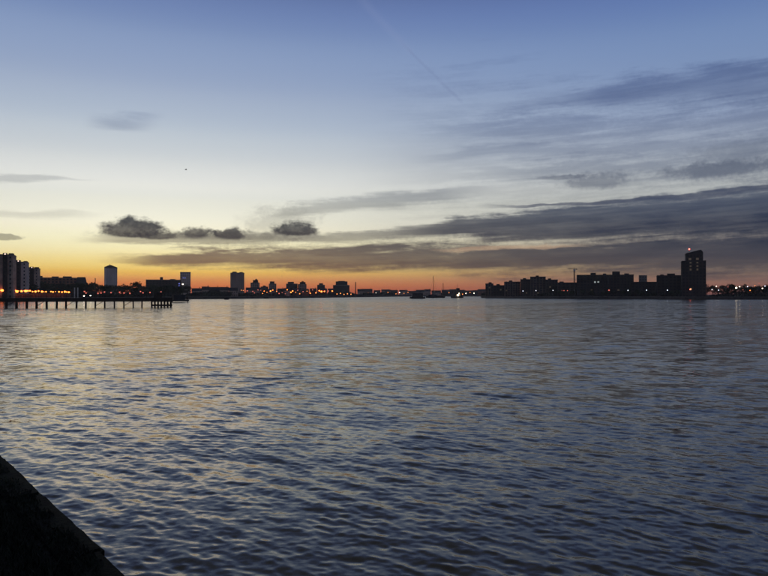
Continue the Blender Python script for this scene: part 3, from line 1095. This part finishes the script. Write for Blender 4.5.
def promenade_wall():
    p0, p1 = Vector((gx(-14, 428), 428, 0)), Vector((gx(71, 534), 534, 0))
    L = (p1 - p0).length
    root = empty('promenade_wall', (p0.x, p0.y, GZ), math.atan2(p1.y - p0.y, p1.x - p0.x))
    MB().box(0, L, 0, 0.5, 0, 3.4).build('wall_body', 'brick_red', root)
    MB().box(-0.1, L + 0.1, -0.12, 0.62, 3.402, 3.65).build('capping', 'concrete', root)
    k = 0.0
    while k < L:
        MB().box(k, k + 0.7, -0.25, -0.002, 0, 3.3).build('pier', 'brick_red', root)
        k += 6.0
    tag(root, 'long red brick wall lit by the row of orange promenade lamps', 'wall')


promenade_wall()

# pale pair of posts by the jetty root
def pale_post(px, label):
    d = 462
    root = empty('mooring_post', (gx(px, d), d, GZ))
    h = gz(287.6, d) - GZ
    MB().tube((0, 0, 0), (0, 0, h), 0.42, 0.36, 8).build('shaft', 'white_paint', root)
    MB().tube((0, 0, h + 0.002), (0, 0, h + 0.4), 0.5, 0.3, 8).build('cap', 'metal', root)
    tag(root, label, 'post')


pale_post(74.6, 'pale tall post on the bank, the one nearer the orange lamps')
pale_post(77.8, 'pale tall post on the bank, the one nearer the white lamps')


# ------------------------------------------------------------------ jetty
def jetty():
    ang = R(21)
    ux, uy = math.cos(ang), math.sin(ang)
    d0 = 240.0
    ox, oy = gx(36, d0), d0
    root = empty('timber_jetty', (ox, oy, 0), ang)
    sp = 3.27
    n0, n1 = -16, 12
    L0, L1 = n0 * sp, n1 * sp + 0.5
    zt = 3.5
    dk = MB().box(L0, L1, 0, 3.6, zt - 0.35, zt)
    dk.build('deck', 'timber', root)
    MB().box(L0, L1, -0.25, -0.002, zt - 1.35, zt + 0.05).build('fascia_beam', 'timber', root)
    MB().box(L0, L1, 3.602, 3.85, zt - 1.35, zt + 0.05).build('fascia_beam', 'timber', root)
    rd = random.Random(3)
    for k in range(n0, n1):
        x = k * sp + rd.uniform(-0.16, 0.16)
        t = rd.uniform(-0.14, 0.14)
        for y in (0.25, 3.35):
            MB().tube((x + t, y, -2.5), (x, y, zt - 0.36), 0.26, 0.22, 8).build('pile', 'timber', root)
        if k % 3 == 0 and k < n1 - 1:
            MB().tube((x, 0.2, 0.5), (x + sp, 0.2, zt - 0.9), 0.09, 0.09, 6).build('brace', 'timber', root)
        MB().box(x - 0.2, x + 0.2, -0.002, 3.6, zt - 0.85, zt - 0.352).build('cross_beam', 'timber', root)
    for k in range(n0 * 2, n1 * 2):
        x = k * sp / 2
        MB().box(x - 0.06, x + 0.06, 0.05, 0.17, zt + 0.002, zt + 1.1).build('rail_post', 'timber', root)
    MB().box(L0, L1, 0.04, 0.18, zt + 1.102, zt + 1.2).build('handrail', 'timber', root)
    MB().box(L0, L1, 0.08, 0.14, zt + 0.5, zt + 0.58).build('mid_rail', 'timber', root)
    tag(root, 'long dark timber jetty on piles reaching out from the bank', 'jetty')
    # separate pile cluster at its head
    hx = 12 * sp
    hd = empty('jetty_head', (ox + ux * hx, oy + uy * hx, 0), ang)
    W = 7.6
    MB().box(0, W, -0.6, 5.2, zt - 0.6, zt).build('deck', 'timber', hd)
    MB().box(-0.1, W + 0.1, -0.9, -0.602, zt - 1.5, zt + 0.1).build('fascia_beam', 'timber', hd)
    for i in range(7):
        x = 0.3 + i * (W - 0.6) / 6
        for y in (-0.2, 4.8):
            MB().tube((x, y, -2.5), (x, y, zt - 0.61), 0.24, 0.22, 8).build('pile', 'timber', hd)
        MB().box(x - 0.15, x + 0.15, -1.0, -0.902, 0.25, zt - 0.1).build('fender', 'timber', hd)
    MB().box(-0.1, W + 0.1, -0.8, -0.55, 0.35, 1.0).build('waling', 'timber', hd)
    MB().box(1.0, 4.0, 1.0, 4.0, zt + 0.002, zt + 2.0).build('cabin', 'timber', hd)
    MB().box(0.8, 4.2, 0.8, 4.2, zt + 2.002, zt + 2.2).build('cabin_roof', 'roof', hd)
    tag(hd, 'squat timber platform on crowded piles at the head of the jetty', 'jetty')
    # more of the same beyond the head, further off
    d = 400.0
    r2 = empty('landing_stage', (gx(172.5, d), d, 0), 0.38)
    w = 16 / F * d
    MB().box(0, w, 0, 6, 0.5, 1.6).build('pontoon', 'hull', r2)
    MB().box(0.6, w - 2.2, 1, 5, 1.602, 4.4).build('shelter', 'hull', r2)
    MB().box(0.3, w - 1.9, 0.7, 5.3, 4.402, 4.6).build('shelter_roof', 'roof', r2)
    for x in (0.4, w - 0.4):
        MB().tube((x, 6.4, -2), (x, 6.4, 5.2), 0.3, 0.3, 8).build('pile', 'timber', r2)
    tag(r2, 'dark floating landing stage just past the jetty head', 'landing stage')


jetty()


# ------------------------------------------------------------------ boats
def hull_mesh(L, B, zb, zd, sheer=0.5):
    mb = MB()
    rg = []
    for i in range(11):
        t = i / 10.0
        x = (t - 0.5) * L
        k = (math.sin(math.pi * min(1.0, t * 0.86 + 0.14))) ** 0.45 if t < 0.999 else 0.04
        k = max(k, 0.05)
        b = B / 2 * k
        z = zd + sheer * (2 * t - 1) ** 2
        rg.append([(x, -b, z), (x, -b * 0.8, zb), (x, b * 0.8, zb), (x, b, z)])
    return mb.loft(rg)


def barge(px, py, d, L, label, masts, rz=0.0, name='moored_barge', cabin=(-0.3, -0.05, 1.6), lamp_kind=None, cat='boat'):
    root = empty(name, (gx(px, d), d, 0), rz)
    zd = 1.5
    hull_mesh(L, L * 0.22, -0.8, zd).build('hull', 'hull', root)
    a, b, h = cabin
    cb = MB().box(a * L, b * L, -L * 0.06, L * 0.06, zd + 0.0, zd + h).build('cabin', 'hull', root)
    MB().box(a * L - 0.2, b * L + 0.2, -L * 0.07, L * 0.07, zd + h + 0.002, zd + h + 0.15).build('cabin_roof', 'roof', cb)
    n = 4
    for i in range(n):
        x = a * L + (b - a) * L * (i + 0.5) / n
        MB().box(x - 0.4, x + 0.4, -L * 0.06 - 0.05, -L * 0.06 + 0.02, zd + h * 0.45, zd + h * 0.85).build('window', 'glass', cb)
    MB().box(0.02 * L, 0.3 * L, -L * 0.05, L * 0.05, zd, zd + 0.6).build('hatch', 'timber', root)
    for (mx, top) in masts:
        x = gx(mx, d) - gx(px, d)
        z = gz(top, d)
        mk = MB().tube((x, 0, zd - 0.5), (x, 0, z), 0.40, 0.24, 6).build('mast', 'timber', root)
        MB().tube((x, 0, zd + 3), (x - L * 0.22, 0, zd + 3.6), 0.16, 0.12, 6).build('boom', 'timber', root)
        rg = MB()
        for sx in (-0.22, 0.22):
            rg.tube((x + sx * L, 0, zd + 0.3), (x, 0, z - 0.5), 0.07, 0.07, 4)
        rg.build('rigging', 'metal', root)
    tag(root, label, cat)
    return root


barge(417.6, 298, 720, 17, 'dark squat moored barge, low in the water, closest to the far houses', [], 0.05, cabin=(-0.36, 0.34, 4.4))
barge(435.5, 297, 860, 25, 'two masted sailing barge moored beside the squat barge', [(433.4, 276), (443.2, 283)], 0.0, name='sailing_barge', cabin=(-0.4, 0.05, 2.6))
barge(226.6, 300, 600, 4.5, 'small dark dinghy lying off the far lamps, the one nearer the jetty', [], 0.4, name='dinghy', cabin=(-0.15, 0.1, 0.5))
barge(266.5, 299, 720, 5.5, 'small dark dinghy lying off the small towers', [], -0.3, name='dinghy', cabin=(-0.15, 0.1, 0.5))


def ferry():
    d = 840
    root = empty('river_ferry', (gx(457.5, d), d, 0), 0.5)
    hull_mesh(18, 6, -0.8, 1.8).build('hull', 'hull', root)
    c1 = MB().box(-7, 5.5, -2.4, 2.4, 1.8, 5.2).build('cabin', 'hull', root)
    MB().box(-7.3, 5.8, -2.6, 2.6, 5.202, 5.4).build('deck_roof', 'slab_dark', root)
    MB().box(-5.5, 3.0, -2.0, 2.0, 5.402, 9.2).build('upper_cabin', 'hull', root)
    MB().box(-5.8, 3.3, -2.2, 2.2, 9.202, 9.4).build('upper_roof', 'slab_dark', root)
    wh = MB().box(-1, 2.2, -1.6, 1.6, 9.402, 12.4).build('wheelhouse', 'hull', root)
    MB().box(-0.6, 1.8, -1.66, -1.5, 10.6, 12.0).build('window', 'glass', wh)
    MB().tube((0, 0, 12.4), (0, 0, 18.5), 0.2, 0.1).build('mast', 'metal', root)
    for i in range(6):
        x = -6.2 + i * 2.0
        MB().box(x - 0.6, x + 0.6, -2.48, -2.3, 3.0, 4.6).build('window', 'lit_warm' if i in (2, 4) else 'glass', c1)
    lamp_ball(1.15, 1.0).build('floodlight', 'flood', root, (-1.5, -3.2, 3.4))
    lamp_ball(0.6, 0.6).build('floodlight', 'flood', root, (0.4, -3.0, 5.6))
    lamp_ball(0.6, 0.6).build('floodlight', 'lamp_amber', root, (6.2, -2.2, 4.8))
    tag(root, 'river ferry with a blazing white floodlight at its side', 'boat')


ferry()


# ------------------------------------------------------------------ bird
def bird():
    d = 120.0
    root = empty('bird', (gx(185.5, d), d, gz(169.5, d)), 0.6)
    mb = MB()
    rg = []
    for x, r in ((-0.22, 0.01), (-0.12, 0.04), (0, 0.06), (0.12, 0.045), (0.18, 0.03), (0.24, 0.008)):
        rg.append([(x, r * math.cos(t), r * math.sin(t)) for t in [i * math.pi / 3 for i in range(6)]])
    mb.loft(rg).build('body', 'metal', root)
    for s in (-1, 1):
        w = MB()
        w.loft([[(0.08, 0.03 * s, 0.03), (-0.08, 0.03 * s, 0.03), (-0.08, 0.03 * s, 0.05), (0.08, 0.03 * s, 0.05)],
                [(0.10, 0.22 * s, 0.13), (-0.05, 0.22 * s, 0.13), (-0.05, 0.22 * s, 0.14), (0.10, 0.22 * s, 0.14)],
                [(0.0, 0.45 * s, 0.09), (-0.04, 0.45 * s, 0.09), (-0.04, 0.45 * s, 0.095), (0.0, 0.45 * s, 0.095)]])
        w.build('wing', 'metal', root)
    tag(root, 'lone dark bird in flight high over the river', 'bird')


bird()


# ------------------------------------------------------------------ near quay
def quay():
    a, b = Vector((-3.52, 6.17, 0)), Vector((-1.30, 3.52, 0))
    u = (b - a).normalized()                  # along the wall towards the camera side
    rz = math.atan2(u.y, u.x)
    root = empty('quay_wall', (a.x, a.y, 0), rz)
    TOP = 3.5
    # local x runs along the wall, +y is the water side
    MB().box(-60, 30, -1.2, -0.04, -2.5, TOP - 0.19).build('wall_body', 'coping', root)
    rd = random.Random(21)
    x = -30.0
    while x < 12:
        L = rd.uniform(1.25, 2.1)
        out = rd.uniform(-0.012, 0.012)
        if 2.35 < x + L / 2 < 3.3: out += 0.02
        bm = bmesh.new()
        bmesh.ops.create_cube(bm, size=1.0)
        for v in bm.verts:
            v.co = Vector((v.co.x * (L - 0.006), v.co.y * 0.24, v.co.z * 0.19))
        bmesh.ops.bevel(bm, geom=list(bm.edges), offset=0.022, segments=2, affect='EDGES')
        bmesh.ops.subdivide_edges(bm, edges=[e for e in bm.edges if e.calc_length() > 0.25], cuts=9, use_grid_fill=True)
        for v in bm.verts:
            n = rd.uniform(-1, 1)
            v.co += Vector((0, 1, 0.6)) * 0.004 * n
        me = bpy.data.meshes.new('coping_block')
        bm.to_mesh(me); bm.free()
        me.materials.append(M['coping'])
        o = bpy.data.objects.new('coping_block', me)
        col.objects.link(o)
        o.parent = root
        o.location = (x + L / 2, -0.12 + out, TOP - 0.095 + rd.uniform(-0.006, 0.006))
        o.rotation_euler = (0, 0, rd.uniform(-0.008, 0.008))
        x += L
    tag(root, 'dark weathered quay wall with worn stone coping at the water edge', 'wall')
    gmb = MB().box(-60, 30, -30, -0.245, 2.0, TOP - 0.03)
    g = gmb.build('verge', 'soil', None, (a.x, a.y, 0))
    g.rotation_euler = (0, 0, rz)
    tag(g, 'dark earth verge behind the quay wall coping', 'ground', kind='structure')
    gr = MB()
    for _ in range(26000):
        x = rd.uniform(-4, 6)
        y = -0.07 - abs(rd.gauss(0, 0.34))
        if y > -0.2 and math.sin(x * 5.1) + math.sin(x * 12.7 + 1) + math.sin(y * 30) < rd.uniform(-1.6, 1.0): continue
        h = rd.uniform(0.02, 0.07) * (1.0 if y < -0.3 else 0.35)
        an = rd.uniform(0, 6.28)
        w = rd.uniform(0.003, 0.007)
        dx, dy = math.cos(an), math.sin(an)
        l = rd.uniform(0.2, 0.9) * h
        p = Vector((x, y, TOP - (0.032 if y < -0.24 else 0.004)))
        q = p + Vector((dx * l, dy * l, h))
        s = Vector((-dy, dx, 0)) * w
        gr.quad(p - s, p + s, q + s * 0.3, q - s * 0.3)
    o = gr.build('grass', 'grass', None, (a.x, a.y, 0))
    o.rotation_euler = (0, 0, rz)
    tag(o, 'short dark grass behind the quay coping', 'grass', kind='stuff')


quay()


# ------------------------------------------------------------------ evening haze
def haze():
    o = MB().box(-3600, 3600, -120, 3700, -3.5, 90).build('haze', 'metal')
    mt = bpy.data.materials.new('evening_haze')
    mt.use_nodes = True
    t = mt.node_tree
    t.nodes.remove(t.nodes['Principled BSDF'])
    pv = t.nodes.new('ShaderNodeVolumePrincipled')
    pv.inputs['Color'].default_value = (0.92, 0.90, 0.90, 1)
    pv.inputs['Density'].default_value = 0.0001
    pv.inputs['Anisotropy'].default_value = 0.5
    t.links.new(pv.outputs[0], t.nodes['Material Output'].inputs['Volume'])
    o.data.materials[0] = mt
    tag(o, kind='stuff')


haze()
